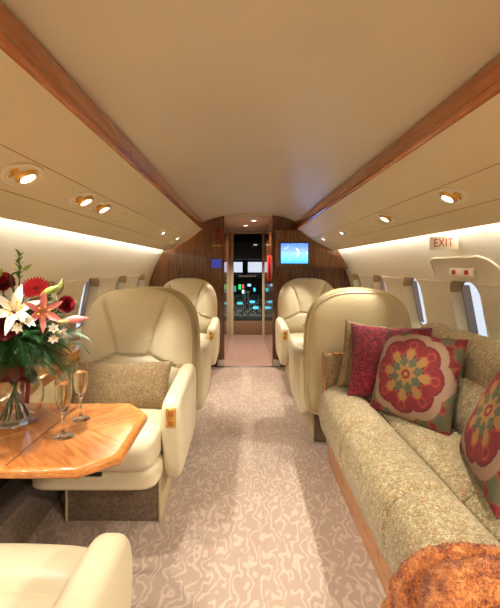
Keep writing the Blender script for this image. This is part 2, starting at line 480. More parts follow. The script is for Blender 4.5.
# valances + wood trims
VH0, VZ0, VH1, VZ1 = .557, 1.662, .985, 1.40
def val_pt(t):
    h = VH0 + (VH1 - VH0) * t; z = VZ0 + (VZ1 - VZ0) * t
    b = .022 * math.sin(PI * t)
    return h - b * .52, z - b * .85
for side, nm in ((-1, 'left'), (1, 'right')):
    pr = [val_pt(i / 16) for i in range(17)] + [(VH1 + .006, VZ1 + .006), (VH1 + .006, VZ1 + .02)]
    up = [(h + .015, z + .025) for h, z in reversed(pr[:-3])]
    mb = MB(); mb.prism_y([(S(side, h), z) for h, z in pr + up], Y0, Y1 - .10)
    v = struct(mb.build('trim_3' if side < 0 else 'trim_4', M['valance']))
    # hairline seams on the valance
    for t in (.40, .70):
        h, z = val_pt(t); s_ = MB(); s_.tube([(S(side, h), Y0, z), (S(side, h), Y1 - .10, z)], .0022, 5)
        s_.build('seam', M['shadow_seam_tan'], v)
    pr = [(.552, 1.735), (.556, 1.742), (.60, 1.742), (.60, 1.655), (.560, 1.655), (.551, 1.658), (.546, 1.664), (.545, 1.672), (.549, 1.679), (.5555, 1.682)]
    mb = MB(); mb.prism_y([(S(side, h), z) for h, z in pr], Y0, Y1 - .03)
    struct(mb.build('trim_5' if side < 0 else 'trim_6', M['cherry_y']))
    # cove lamp tube hidden above the valance lip
    mb = MB(); mb.tube([(S(side, .955), Y0 + .1, 1.455), (S(side, .955), Y1 - .12, 1.455)], .013, 8)
    o = mb.build('cove_lamp', M['coveglow']); tag(o, 'long warm cove light strip above the %s window wall' % nm, 'light', 'cove lights')
    # carpeted duct along the floor
    mb = MB(); mb.prism_y([(S(side, 1.04), 0), (S(side, 1.075), .15), (S(side, 1.245), .15), (S(side, 1.245), 0)], Y0, Y1 - .02)
    struct(mb.build('baseboard_' + nm, M['carpet_dark'], smooth=False))
    # dark lower dado
    mb = MB(); mb.box(S(side, 1.235), S(side, 1.249), Y0, Y1 - .02, .16, .55)
    struct(mb.build('trim_7' if side < 0 else 'trim_8', M['walnut_dark'], smooth=False))
    # side ledge, wood face
    mb = MB()
    pr = [(1.085, .56), (1.08, .565), (1.08, .645), (1.072, .65), (1.072, .664), (1.084, .672), (1.10, .70), (1.245, .705), (1.245, .56)]
    mb.prism_y([(S(side, h), z) for h, z in pr], Y0 if side < 0 else 2.60, Y1 - .02)
    struct(mb.build('trim_9' if side < 0 else 'trim_10', M['ledge_wood'], angle=20))
# aft wall
mb = MB(); mb.box(S(-1, 1.3), S(1, 1.3), Y0 - .06, Y0, -.02, 2.0); struct(mb.build('wall_aft', M['walnut'], smooth=False))

# ------------------------------------------------------------------ forward bulkhead, corridor, cockpit
DL, DR = -.225, .356
YB = Y1
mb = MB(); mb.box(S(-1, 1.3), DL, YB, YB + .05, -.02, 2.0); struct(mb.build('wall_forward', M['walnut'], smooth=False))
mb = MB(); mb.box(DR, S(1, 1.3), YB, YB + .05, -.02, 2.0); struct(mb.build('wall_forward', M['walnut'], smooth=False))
mb = MB(); mb.box(DL, DR, YB, YB + .05, 1.835, 2.0); struct(mb.build('wall_forward', M['ceiling'], smooth=False))
# right upper cabinet
cab = empty('wall_cabinet', (.80, YB, 1.22), label='glossy wood wall cabinet above the far right armchair, holding the screen', cat='cabinet')
mb = MB(); 
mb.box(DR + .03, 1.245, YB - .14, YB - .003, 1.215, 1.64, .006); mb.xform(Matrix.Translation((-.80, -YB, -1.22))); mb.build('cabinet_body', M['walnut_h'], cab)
mb = MB(); mb.box(DR + .02, 1.24, YB - .155, YB - .003, 1.192, 1.214, .006); mb.xform(Matrix.Translation((-.80, -YB, -1.22))); mb.build('shelf_edge', M['walnut'], cab)
# corridor
YC = 7.0
mb = MB(); mb.box(DL - .05, DL + .0, YB + .05, YC, -.02, 1.9); struct(mb.build('wall_left', M['walnut'], smooth=False)); 
mb = MB(); mb.box(DR, DR + .05, YB + .05, YC, -.02, 1.9); struct(mb.build('wall_right', M['walnut'], smooth=False))
mb = MB(); mb.box(DL - .05, DR + .05, YB + .05, YC, 1.822, 1.86); struct(mb.build('ceiling', M['ceiling'], smooth=False))
M['corr'] = tweed('corridor_carpet', [rgb(170, 134, 112), rgb(154, 118, 98), rgb(182, 148, 126)], 130, .4)
mb = MB(); mb.box(DL - .05, DR + .05, YB + .02, 9.6, -.05, .0); struct(mb.build('floor', M['corr'], smooth=False))
mb = MB(); mb.box(DL, DR, YB - .012, YB + .03, 0, .006, .002); struct(mb.build('trim_11', M['chrome']))
# cockpit door frame
fr = struct(empty('door_1', (CX, YC, 0)))
for n_, x0, x1 in (('jamb', -.225, -.165), ('jamb', .335, .40)):
    mb = MB(); mb.box(x0 - CX, x1 - CX, -.06, .06, 0, 1.80, .008); mb.build(n_, M['shell'], fr)
mb = MB(); mb.box(-.225 - CX, .36 - CX, -.06, .06, 1.79, 1.822, .004); mb.build('head_rail', M['shell'], fr)
# cockpit shell
mb = MB()
mb.box(-.95, -.9, YC, 9.6, -.02, 2.0); struct(mb.build('wall_left', M['cockpit_grey'], smooth=False))
mb = MB(); mb.box(1.06, 1.11, YC, 9.6, -.02, 2.0); struct(mb.build('wall_right', M['cockpit_grey'], smooth=False))
mb = MB(); mb.box(-.95, 1.11, YC, 8.6, 1.86, 1.9); struct(mb.build('ceiling', M['cockpit_grey'], smooth=False))
for x0, x1 in ((-.9, DL - .05), (DR + .05, 1.06)):
    mb = MB(); mb.box(x0, x1, YC - .05, YC, -.02, 1.9); struct(mb.build('wall_forward', M['cockpit_grey'], smooth=False))
# windscreen wall with two panes (posts and sill)
mb = MB()
YW = 8.5
mb.box(-.95, 1.11, YW, YW + .06, -.02, 1.085)
mb.box(-.95, 1.11, YW, YW + .06, 1.305, 2.0)
for a, b in ((-.95, -.235), (-.01, .105), (.405, 1.11)): mb.box(a, b, YW, YW + .06, 1.085, 1.305)
struct(mb.build('wall_forward', M['cockpit'], smooth=False))
t = NT('thin_pane'); tr = t.new('ShaderNodeBsdfTransparent'); gl = t.new('ShaderNodeBsdfGlossy'); gl.inputs['Roughness'].default_value = .02
mx = t.new('ShaderNodeMixShader'); mx.inputs[0].default_value = .06; t.link(tr.outputs[0], mx.inputs[1]); t.link(gl.outputs[0], mx.inputs[2]); t.link(mx.outputs[0], t.out.inputs[0])
M['clear_pane'] = t.m
for o in list(bpy.data.objects):
    if o.name.startswith('pane'): o.data.materials[0] = M['clear_pane']
for k, (a, b) in enumerate(((-.235, -.01), (.105, .405))):
    mb = MB(); mb.box(a, b, YW + .02, YW + .028, 1.085, 1.305)
    struct(mb.build('window_%d' % (20 + k), M['clear_pane'], smooth=False))
# overhead panel
oh = empty('overhead_panel', (CX, 7.95, 1.55), label='dark overhead switch panel above the cockpit windscreen', cat='panel')
mb = MB(); mb.box(-.30, .34, -.35, .30, -.2, .14, .02); mb.build('panel_body', M['cockpit'], oh)
mb = MB()
for i in range(6):
    for j in range(3): mb.box(-.22 + .08 * i, -.19 + .08 * i, -.358, -.349, -.15 + .08 * j, -.13 + .08 * j)
mb.build('switch_rows', M['black'], oh)['kind'] = 'stuff'
mb = MB(); mb.box(.12, .19, -.36, -.35, .06, .085); mb.build('lit_switch', emit('amber_switch', rgb(200, 180, 140), .5), oh)
# instrument panel
ip = empty('instrument_panel', (CX, 8.05, .6), label='dark cockpit instrument panel with lit displays under the windscreen', cat='instrument panel')
mb = MB(); mb.box(-.55, .55, 0, .4, -.6, .40, .02); mb.build('panel_body', M['black'], ip)
mb = MB(); mb.box(-.6, .6, -.10, .42, .385, .45, .025); mb.build('glareshield', M['cockpit'], ip)
cols = [(-.17, -.12, .15, .25, rgb(40, 220, 90)), (-.10, -.06, .17, .25, rgb(230, 70, 90)), (-.10, -.05, .07, .14, rgb(210, 240, 240)), (.01, .08, .21, .26, rgb(150, 200, 250)), (.13, .17, .11, .18, rgb(60, 200, 220)), (.11, .2, -.12, -.05, rgb(70, 170, 240)), (-.30, -.22, .10, .22, rgb(50, 120, 130))]
for k, (a, b, c, d, cc) in enumerate(cols):
    mb = MB(); mb.box(a, b, -.012, -.001, c, d, .003); mb.build('display', emit('display_glow_%d' % k, cc, .9), ip)
for k in range(7):
    mb = MB(); mb.box(-.16 + .05 * k, -.13 + .05 * k, -.112, -.101, .41, .43, .002); mb.build('warning_light', emit('warn_%d' % k, rgb(150, 130, 100), .5), ip)
# pedestal
pd = empty('centre_pedestal', (CX, 7.5, 0), label='grey cockpit centre pedestal covered with small keys and levers', cat='pedestal')
mb = MB(); mb.prism_y([(-.27, .0), (.27, .0), (.27, .3), (-.27, .3)], -.2, .5); mb.build('pedestal_body', M['walnut_dark'], pd, smooth=False)
mb = MB(); mb.add([(-.27, -.22, .27), (.27, -.22, .27), (.27, .52, .66), (-.27, .52, .66), (-.27, -.22, .24), (.27, -.22, .24), (.27, .52, .3), (-.27, .52, .3)], [(0, 1, 2, 3), (4, 5, 6, 7), (0, 1, 5, 4), (2, 3, 7, 6), (0, 3, 7, 4), (1, 2, 6, 5)])
mb.build('key_panel', M['cockpit'], pd, smooth=False)
M['keys'] = plain('pale_keys', rgb(176, 186, 180), .5); 
mb = MB(); tilt = math.atan2(.39, .74)
km = Matrix.Translation((0, -.22, .27)) @ Matrix.Rotation(tilt, 4, 'X')
for i in range(15):
    for j in range(14):
        if rnd.random() < .66: mb.box(-.25 + .035 * i, -.25 + .035 * i + rnd.choice((.014, .024)), .03 + .055 * j, .055 + .055 * j, 0, .014, mat=km)
kp = mb.build('keypad', M['keys'], pd, smooth=False); kp['kind'] = 'stuff'
for k, (i, j, cc) in enumerate(((.10, .5, rgb(90, 200, 230)), (-.14, .45, rgb(70, 190, 190)), (.16, .3, rgb(90, 200, 230)))):
    mb = MB(); mb.box(i - .05, i + .05, j, j + .06, 0, .018, mat=km); mb.build('display', emit('ped_glow_%d' % k, cc, .8), pd)
for k in range(2):
    mb = MB(); mb.tube([(-.04 + .06 * k, .3, .5), (-.04 + .06 * k, .22, .72)], .012, 8); mb.tube([(-.06 + .06 * k, .22, .72), (-.01 + .06 * k, .22, .72)], .02, 8)
    mb.build('lever', M['keys'], pd)
# brown step panel in front of the pedestal
mb = MB(); mb.box(-.24, .36, 7.10, 7.22, 0, .24, .01); tag(mb.build('step_panel', plain('brown_panel', rgb(132, 98, 66), .6)), 'low brown step panel at the foot of the cockpit pedestal', 'panel')
# corridor details
mb = MB(); mb.box(DR - .025, DR + .001, 5.30, 5.50, 1.02, 1.36, .008); tag(mb.build('red_strap_panel', M['red']), 'tall red panel on the right wall of the corridor', 'panel')
for k, (x, y) in enumerate(((.04, 5.9), (.14, 5.25))):
    e = empty('downlight', (x, y, 1.822), label=('small round downlight in the corridor ceiling, nearer the cabin' if k else 'small round downlight in the corridor ceiling, nearer the cockpit'), cat='light', group='corridor downlights')
    mb = MB(); mb.lathe([(.055, 0), (.055, -.008), (.042, -.01), (.04, 0)], 24); mb.build('bezel', M['chrome'], e)
    mb = MB(); mb.lathe([(.0001, -.004), (.04, -.004)], 24); mb.build('lamp', M['lampglow'], e)
# bulkhead fittings, left
mb = MB(); mb.box(-.31, -.262, YB - .012, YB - .001, 1.53, 1.685, .003); tag(mb.build('red_placard', M['ribbon']), 'narrow red placard high on the left wood bulkhead', 'sign')
mb = MB(); mb.box(-.37, -.26, YB - .012, YB - .001, 1.462, 1.472, .002); tag(mb.build('label_strip', M['gold']), 'thin brass strip on the left bulkhead below the red placard', 'plate')
pe = empty('control_panel', (-.317, YB - .001, 1.25), label='blue lit control panel on the left bulkhead beside the doorway', cat='control panel')
mb = MB(); mb.box(-.07, .068, -.014, 0, -.065, .062, .003); mb.build('panel_frame', M['walnut'], pe)
mb = MB(); mb.box(-.062, .06, -.018, -.013, -.055, .052, .002); mb.build('panel_screen', emit('blue_panel', rgb(88, 92, 190), .28), pe)
for x0 in (-.315, .365):
    left = x0 < 0
    e = empty('floor_vent', (x0 + .045, YB - .001, .05), label='small square metal vent at the foot of the %s bulkhead' % ('left' if left else 'right'), cat='vent', group='bulkhead floor vents')
    mb = MB(); mb.box(-.045, .045, -.014, 0, -.042, .042, .004); mb.build('vent_frame', M['chrome'], e)
    mb = MB()
    for k in range(5): mb.box(-.032, .032, -.019, -.013, -.03 + .014 * k, -.022 + .014 * k)
    mb.build('slats', M['white'], e)
# TV
tv = empty('wall_screen', (.60, YB - .145, 1.367), label='small wall screen showing blue sky on the right wood cabinet', cat='screen')
mb = MB(); mb.box(-.172, .172, -.022, 0, -.132, .132, .006); mb.build('screen_frame', M['black'], tv)
mb = MB(); mb.box(-.158, .158, -.026, -.021, -.117, .117); mb.build('screen_face', M['screen'], tv, smooth=False)
mb = MB()
pts = []
for k in range(15):
    a = -1.3 + 2.6 * k / 14; pts.append((.0 + .045 * math.cos(a), -.0285, .008 + .055 * math.sin(a)))
mb.tube(pts, [.001 + .008 * math.sin(PI * k / 14) for k in range(15)], 8); mb.v = [(x, -.0285 + (y + .0285) * .15, z) for x, y, z in mb.v]
mb.build('crescent_logo', emit('white_logo', (1, 1, 1, 1), 1.1), tv)

# ------------------------------------------------------------------ valance lamps
def val_frame(side, t, y):
    h, z = val_pt(t); h2, z2 = val_pt(t + .02)
    tx = Vector((side * (h2 - h), 0, z2 - z)).normalized(); ya = Vector((0, 1, 0))
    nrm = tx.cross(ya)
    if nrm.z > 0: nrm = -nrm
    m = Matrix((tx, ya, nrm)).transposed().to_4x4(); m.translation = Vector((S(side, h), y, z)); return m
def spot(loc, target, power, size=74, radius=.02, col=(1, .965, .88), blend=.5):
    l = bpy.data.lights.new('lamp_light', 'SPOT'); l.energy = power; l.spot_size = math.radians(size); l.spot_blend = blend
    l.shadow_soft_size = radius; l.color = col
    o = bpy.data.objects.new('lamp_light', l); COL.objects.link(o); o.location = loc
    d = Vector(target) - Vector(loc); o.rotation_euler = d.to_track_quat('-Z', 'Y').to_euler(); return o
P_SPOT = 17
def reading_light(side, y, label, big=True, shift=0, power=P_SPOT, t=.52):
    m = val_frame(side, t, y); sc = 1.0 if big else .55
    e = empty('reading_light', m.translation, label=label, cat='light', group='ceiling reading lights')
    loc3 = Matrix.Translation(-m.translation) @ m
    mb = MB(); seg = 28
    prof = [(1.0, .0), (.97, .006), (.86, .0075), (.80, .003), (.72, .0015)]
    rows = [[loc3 @ Vector((.055 * sc * r * math.cos(2 * PI * k / seg), .095 * sc * r * math.sin(2 * PI * k / seg), d)) for k in range(seg)] for r, d in prof]
    mb.grid(rows, close_v=True); mb.cap(rows[-1]); mb.build('bezel', M['reveal'], e)
    mb = MB(); mb.lathe([(.036 * sc, .001), (.037 * sc, .006 * sc), (.031 * sc, .012 * sc), (.024 * sc, .014 * sc), (.023 * sc, .010 * sc)], 22, mat=loc3 @ Matrix.Translation((0, .018 * sc, 0)))
    mb.build('eyeball', M['gold'], e)
    mb = MB(); mb.lathe([(.0001, .0125 * sc), (.0235 * sc, .0125 * sc)], 20, mat=loc3 @ Matrix.Translation((0, .018 * sc, 0))); mb.build('lamp', M['lampglow'], e)
    mb = MB(); mb.lathe([(.014 * sc, .001), (.014 * sc, .012 * sc), (.009 * sc, .016 * sc), (.0001, .016 * sc)], 14, mat=loc3 @ Matrix.Translation((0, -.048 * sc, 0)))
    mb.tube([loc3 @ Vector((0, -.048 * sc, .012 * sc)), loc3 @ Vector((.012, -.075 * sc, .022 * sc))], .005 * sc, 6)
    mb.build('air_nozzle', M['gold'], e)
    if power and y < 1.0:
        p = m @ Vector((0, .018 * sc, .035)); spot(p, (p.x - side * .3, p.y + .25, 0), 6 if y > .3 else 34, 150, .03, blend=.9)  # aft lamps out of view: wide cones and set power serve as front fill
    elif power:
        p = m @ Vector((0, .018 * sc, .035)); spot(p, (p.x - side * .62, p.y, 0), power)
    return e
reading_light(-1, 1.25, 'largest gold reading light on the left overhead panel, at the photo edge')
reading_light(-1, 1.72, 'gold reading light on the left panel, nearer one of the middle pair')
reading_light(-1, 1.95, 'gold reading light with two bulbs on the left panel, farther one of the middle pair')
reading_light(-1, 3.42, 'tiny lit reading light far along the left panel, nearer of the last pair', False)
reading_light(-1, 4.15, 'tiny lit reading light on the left panel closest to the bulkhead', False)
reading_light(1, 1.63, 'largest gold reading light on the right overhead panel, above the sofa')
reading_light(1, 2.36, 'gold reading light on the right panel before the far armchairs', power=P_SPOT)
reading_light(1, 3.42, 'tiny lit reading light far along the right panel, nearer of the last pair', False)
reading_light(1, 4.20, 'tiny lit reading light on the right panel closest to the bulkhead', False)
for side, ys in ((-1, (.45, -.4, -1.1)), (1, (.85, .1, -.7))):
    for y in ys: reading_light(side, y, 'unseen gold reading light on the %s panel behind the camera, widened as fill' % ('left' if side < 0 else 'right'))
for side, y in ((-1, 2.28), (-1, 3.0), (1, 2.60), (1, 3.05)):
    m = val_frame(side, .55, y); mb = MB(); seg = 28
    rows = [[m @ Vector((.042 * r * math.cos(2 * PI * k / seg), .085 * r * math.sin(2 * PI * k / seg), d)) for k in range(seg)] for r, d in ((1, 0), (.97, .004), (.9, .004), (.87, .001), (.86, .0015))]
    mb.grid(rows, close_v=True); mb.cap(rows[-1])
    o = mb.build('speaker_cover', M['valance'], loc=m.translation)
    tag(o, '%s flush oval cover on the %s overhead panel' % ('nearer' if y < 2.8 else 'farther', 'left' if side < 0 else 'right'), 'cover', 'oval covers in the overhead panels')

# ------------------------------------------------------------------ exit sign, hatch, placard
ex = empty('exit_sign', (1.09, 2.175, 1.345), label='white wedge EXIT sign with red letters under the right cove light', cat='sign')
yaw = math.radians(-48)
rot = Matrix.Rotation(yaw, 4, 'Z')
mb = MB(); mb.add([rot @ Vector(p) for p in [(-.075, 0, -.036), (.075, 0, -.036), (.075, 0, .036), (-.075, 0, .036), (-.06, .06, -.036), (.06, .06, -.036), (.06, .035, .036), (-.06, .035, .036)]],
    [(0, 1, 2, 3), (4, 5, 6, 7), (0, 1, 5, 4), (3, 2, 6, 7), (0, 3, 7, 4), (1, 2, 6, 5)])
mb.build('sign_box', M['white'], ex, smooth=False)
cu = bpy.data.curves.new('t', 'FONT'); cu.body = 'EXIT'; cu.size = .062; cu.align_x = 'CENTER'; cu.align_y = 'CENTER'; cu.extrude = .0008; cu.space_character = 1.15
to = bpy.data.objects.new('t', cu); COL.objects.link(to)
dg = bpy.context.evaluated_depsgraph_get(); dg.update()
me = bpy.data.meshes.new_from_object(to.evaluated_get(dg)); bpy.data.objects.remove(to)
me.transform(rot @ Matrix.Translation((0, -.0012, 0)) @ Matrix.Rotation(PI / 2, 4, 'X') @ Matrix.Scale(.72, 4, (1, 0, 0)))
me.materials.clear(); me.materials.append(M['red_ink'])
o = bpy.data.objects.new('lettering', me); COL.objects.link(o); o.parent = ex
def wpt(y, z, off=.0): 
    h = wall_h(z) - off; return (S(1, h), y, z)
mb = MB(); pts = []
for y, z in [(2.575, 1.16), (2.572, 1.21), (2.555, 1.245), (2.52, 1.262)] + [(2.47 - .08 * k, 1.266) for k in range(6)] + [(2.02, 1.266), (1.95, 1.245), (1.90, 1.205), (1.875, 1.16)]:
    pts.append(wpt(y, z, .003))
pts = catmull(pts, 4)
mb.tube(pts, [.008 * min(1, .25 + k / 6, .25 + (len(pts) - 1 - k) / 6) for k in range(len(pts))], 8); tag(mb.build('exit_hatch_surround', M['white']), 'raised rounded surround of the emergency exit hatch around the nearest right window', 'hatch')
pl = empty('exit_placard', wpt(2.22, 1.185, .02), label='small cream placard with two red marks above the nearest right window', cat='sign')
mb = MB(); mb.box(-.012, .012, -.11, .11, -.022, .022, .006); mb.build('placard_plate', M['white'], pl)
for y in (-.07, .06):
    mb = MB(); mb.box(-.0145, -.0115, y - .02, y + .02, -.012, .012, .001); mb.build('red_mark', M['red_ink'], pl)

# ------------------------------------------------------------------ armchairs
def disc(a, b, pt, pb):
    p = pt if b > 0 else pb
    r = max(abs(a), abs(b))
    if r < 1e-6: return 0.0, 0.0, 0.0
    n = (abs(a) ** p + abs(b) ** p) ** (1 / p)
    return a * r / n, b * r / n, r
def make_chair(aisle):
    root = empty('armchair', label='x', cat='armchair', group='cream leather cabin armchairs')
    mb = MB(); mb.box(-.22 + aisle * .04, .22 + aisle * .04, .21, .66, 0.0, .24, .008); mb.build('base', M['carpet_dark'], root)
    for sx in (-1, 1):
        mb = MB(); mb.box(sx * .222 + aisle * .04 - .006, sx * .222 + aisle * .04 + .006, .205, .66, .0, .24, .003); mb.build('base_trim', M['shell'], root)
    mb = MB(); softbox(mb, (0, .335, .285), (.57, .61, .11), (10, 8, 5), 14); mb.build('seat_frame', M['leather'], root, merge=True)
    mb = MB(); mb.box(-.05, .05, .022, .036, .312, .326, .003); mb.build('release_handle', M['black'], root)
    def cush(q):
        y = q.y + .32; x = q.x
        g = math.exp(-((y - .165) / .012) ** 2) * .016 if q.z > 0 else 0
        z = q.z - g
        if q.z > 0: z += .012 * math.cos(x / .27 * PI / 2) + (.012 if y < .165 else 0) * math.sin(min(1, max(0, y / .165)) * PI)
        yy = q.y - (.02 * math.cos(q.z / .09 * PI / 2) if y < .1 else 0)
        return (x, yy, z)
    mb = MB(); softbox(mb, (0, .33, .395), (.555, .64, .155), (9, 7, 4), 40, cush); mb.build('seat_cushion', M['leather'], root, merge=True)
    for sx in (-1, 1):
        def arm(q):
            y = q.y + .315; k = (q.z + .2) / .4
            x = q.x * (.86 + .14 * min(1, max(0, k * 1.1)))
            yy = q.y + (.05 * (1 - k) ** 1.6 if y < .3 else 0) * (1 - y / .3 if y < .3 else 0)
            zz = q.z + .035 * (y / .6) * k
            return (x, yy, zz)
        mb = MB(); softbox(mb, (sx * .328, .445, .402), (.110, .63, .40), (3.2, 14, 5.5), 22, arm)
        a = mb.build('armrest', M['leather'], root, merge=True)
        if sx == aisle:
            mb = MB(); mb.box(sx * .328 - .024, sx * .328 + .024, .1325, .16, .478, .566, .004); mb.build('control_plate', M['gold'], a)
            mb = MB()
            mb.box(sx * .328 - .012, sx * .328 + .012, .129, .134, .53, .558, .002); mb.box(sx * .328 - .010, sx * .328 + .01, .129, .134, .49, .514, .002)
            mb.build('control_button', M['cherry_y'], a)
    # backrest
    zc, ht, hb, hw, N = .72, .36, .31, .346, 64
    def seam(x, z):
        d = 0
        ax = abs(x)
        if z > .66:
            g = .104 + .118 * max(0, (z - .69) / .38) ** 1.7
            d += math.exp(-((ax - g) / .009) ** 2) * min(1, (z - .66) / .03)
        zl = .69 - max(0, ax - .1) * .38
        if ax < .31: d += math.exp(-((z - zl) / .010) ** 2) * 1.0
        return d
    def puff(x, z):
        ax = abs(x); zl = .69 - max(0, ax - .1) * .38
        g = .104 + .118 * max(0, (z - .69) / .38) ** 1.7
        f = 0
        if z < zl: f += .022 * math.sin(min(1, (zl - z) / .24) * PI)
        elif ax > g: f += .022 * math.sin(min(1, max(0, (ax - g) / max(.02, .33 - g))) * PI)
        else: f += .012 * math.cos(ax / g * PI / 2)
        return f
    front = []; 
    for i in range(N + 1):
        r_ = []
        for j in range(N + 1):
            a = math.sin(PI / 2 * (-1 + 2 * i / N)); b = math.sin(PI / 2 * (-1 + 2 * j / N))
            a = .6 * a + .4 * (-1 + 2 * i / N); b = .6 * b + .4 * (-1 + 2 * j / N)
            u, v, r = disc(a, b, 2.75, 5)
            x = u * hw; z = zc + v * (ht if v > 0 else hb)
            k = (1 - r ** 5) ** .5 if r < 1 else 0
            fade = 1 - r ** 8
            wr = .004 * noise.noise(Vector((x * 9, z * 14, 3.1))) * fade
            y = -.105 * k - (puff(x, z) + wr) * fade + .019 * seam(x, z) * fade + .745 + .11 * (z - .42)
            r_.append((x, y, z))
        front.append(r_)
    mb = MB(); mb.grid(front); mb.build('backrest', M['leather'], root)
    # rear shell + bead
    rows = []; N2 = 36; rim = []
    for i in range(N2 + 1):
        r_ = []
        for j in range(N2 + 1):
            a = -1 + 2 * i / N2; b = -1 + 2 * j / N2
            a = .5 * a + .5 * math.sin(PI / 2 * a); b = .5 * b + .5 * math.sin(PI / 2 * b)
            u, v, r = disc(a, b, 2.75, 9)
            x = u * (hw + .002); z = .72 + v * (.361 if v > 0 else .50)
            k = (1 - r ** 7) ** .5 if r < 1 else 0
            y = .74 + .085 * k + .11 * (z - .42) * (1 if z > .42 else .3)
            r_.append((x, y, z))
        rows.append(r_)
    mb = MB(); mb.grid(rows); 
    lo = [rows[i][0] for i in range(N2 + 1)] + [rows[N2][j] for j in range(1, N2 + 1)] + [rows[i][N2] for i in range(N2 - 1, -1, -1)] + [rows[0][j] for j in range(N2 - 1, 0, -1)]
    mb.cap(lo[::-1])
    sh = mb.build('back_shell', M['shell'], root)
    sc_ = [(x * .962, y + .066, .72 + (z - .72) * .962) for x, y, z in lo]
    mb = MB(); mb.tube(sc_, .004, 6, closed=True); mb.build('piping', M['shell'], sh)
    return root
chA = make_chair(1); chB = make_chair(-1)
XL, XR = -.645, .75
def put(o, x, y, rz, label): o.location = (x, y, 0); o.rotation_euler = (0, 0, rz); o['label'] = label
put(chA, XL - .015, 1.70, 0, 'cream leather armchair facing the camera behind the wooden table with glasses')
dup(chA, (XL, 3.87, 0), (0, 0, 0), 'cream leather armchair facing the camera against the left wood bulkhead')
put(chB, XR, 3.87, 0, 'cream leather armchair facing the camera below the wall screen on the right')
dup(chB, (XL + .01, 1.10, 0), (0, 0, PI), 'cream leather armchair in the bottom left corner, only seat front and armrest showing')
dup(chB, (XL, 3.54, 0), (0, 0, PI), 'cream leather armchair mostly hidden, back to back behind the left chair with the tweed pillow')
dup(chA, (XR, 3.43, 0), (0, 0, PI), 'cream leather armchair seen from behind at the far end of the sofa')

# ------------------------------------------------------------------ pillows
def pillow(name, mat, w, h, th, basis, loc, label, cat='pillow', group=None, n=40, paint=None, corner=.07):
    """basis: (along, up, normal) vectors; loc = centre"""
    m = Matrix((Vector(basis[0]).normalized(), Vector(basis[1]).normalized(), Vector(basis[2]).normalized())).transposed().to_4x4()
    mb = MB(); rows = {}
    col = []
    for sg in (1, -1):
        rr = []
        for i in range(n + 1):
            r_ = []
            for j in range(n + 1):
                a = -1 + 2 * i / n; b = -1 + 2 * j / n
                e = max(0, (1 - a ** 2) * (1 - b ** 2)) ** .42
                pin = 1 - .07 * (1 - b * b) * abs(a) ** 3; pin2 = 1 - .07 * (1 - a * a) * abs(b) ** 3
                z = sg * th / 2 * e * (1 + .08 * noise.noise(Vector((a * 2.2, b * 2.2, sg * 3 + w * 10))))
                r_.append((a * w / 2 * pin, b * h / 2 * pin2, z))
                if paint: col.append(paint(a, b, sg))
            rr.append(r_)
        mb.grid(rr)
    o = mb.build(name, mat, merge=False)
    o.data.transform(Matrix.Rotation(0, 4, 'X'))
    if paint:
        ca = o.data.color_attributes.new('pattern', 'FLOAT_COLOR', 'POINT')
        for k, c in enumerate(col): ca.data[k].color = c
    o.matrix_world = Matrix.Translation(loc) @ m
    return tag(o, label, cat, group)
def vbasis(along, up):
    a = Vector(along).normalized(); u = Vector(up); u = (u - a * u.dot(a)).normalized(); return a, u, a.cross(u)

K = {k: rgb(*v) for k, v in dict(red=(118, 32, 34), dred=(98, 24, 32), gold=(150, 108, 56), pink=(150, 118, 92), sage=(84, 86, 60), orange=(152, 62, 42), olive=(100, 84, 52)).items()}
def medallion(a, b, sg):
    if sg < 0: return K['olive']
    r = math.hypot(a, b); t = math.atan2(b, a)
    k8 = abs(math.cos(4 * t)) ; k = (t / (PI / 4)) % 1.0; s_ = abs(k - .5) * 2     # 0 mid-sector .. 1 on axis
    if r < .05: return K['gold']
    if r < .10: return K['red']
    if r < .15 + .12 * s_: return K['gold']
    if r < .28 + .14 * (1 - s_): return K['sage']
    star = .40 + .24 * s_
    # small discs on the lobes
    tt = (round(t / (PI / 4))) * PI / 4
    dx, dy = a - .66 * math.cos(tt), b - .66 * math.sin(tt)
    d = math.hypot(dx, dy)
    if d < .07: return K['red']
    if d < .10: return K['orange']
    if abs(r - star) < .025: return K['orange']
    if r < star: return K['gold'] if s_ > .45 else K['dred']
    lobe = .74 + .10 * abs(math.cos(4 * t)) ** .7
    if r < lobe: return K['red'] if r < lobe - .035 else K['dred']
    if r < lobe + .17: return K['pink']
    q = noise.noise(Vector((a * 4.5, b * 4.5, 1.7))) + .5 * noise.noise(Vector((a * 9, b * 9, 5.1)))
    return K['sage'] if q < -.28 else K['olive'] if q < -.02 else K['orange'] if q < .07 else K['red'] if q < .4 else K['dred']

# lumbar pillow on the left chair
pillow('lumbar_pillow', M['tweed'], .53, .25, .13, vbasis((1, 0, 0), (0, .35, 1)), (-.645, 2.135, .585), 'long brown tweed lumbar pillow on the left armchair behind the table')
pillow('throw_pillow', M['tweed'], .26, .40, .12, vbasis((1, -.12, -.16), (.16, .22, 1)), (.715, 2.375, .685), 'plain tweed pillow leaning on the far sofa end behind the red one', group='sofa pillows')
pillow('throw_pillow', M['velvet'], .44, .42, .15, vbasis((.42, -.17, 0), (.16, .42, 1)), (.812, 2.215, .688), 'dark red velvet pillow between the tweed and medallion pillows on the sofa', group='sofa pillows')
pillow('throw_pillow', M['medallion'], .44, .44, .15, vbasis((.2, -.34, 0), (.32, .12, 1)), (.83, 1.93, .685), 'red and gold medallion pillow in the middle of the sofa, shown whole', group='sofa pillows', n=110, paint=medallion)
pillow('throw_pillow', M['medallion'], .46, .46, .15, vbasis((-.13, -.43, 0), (.5, -.1, 1)), (.89, 1.33, .70), 'red and gold medallion pillow on the near sofa, cut off by the right edge', group='sofa pillows', n=110, paint=medallion)

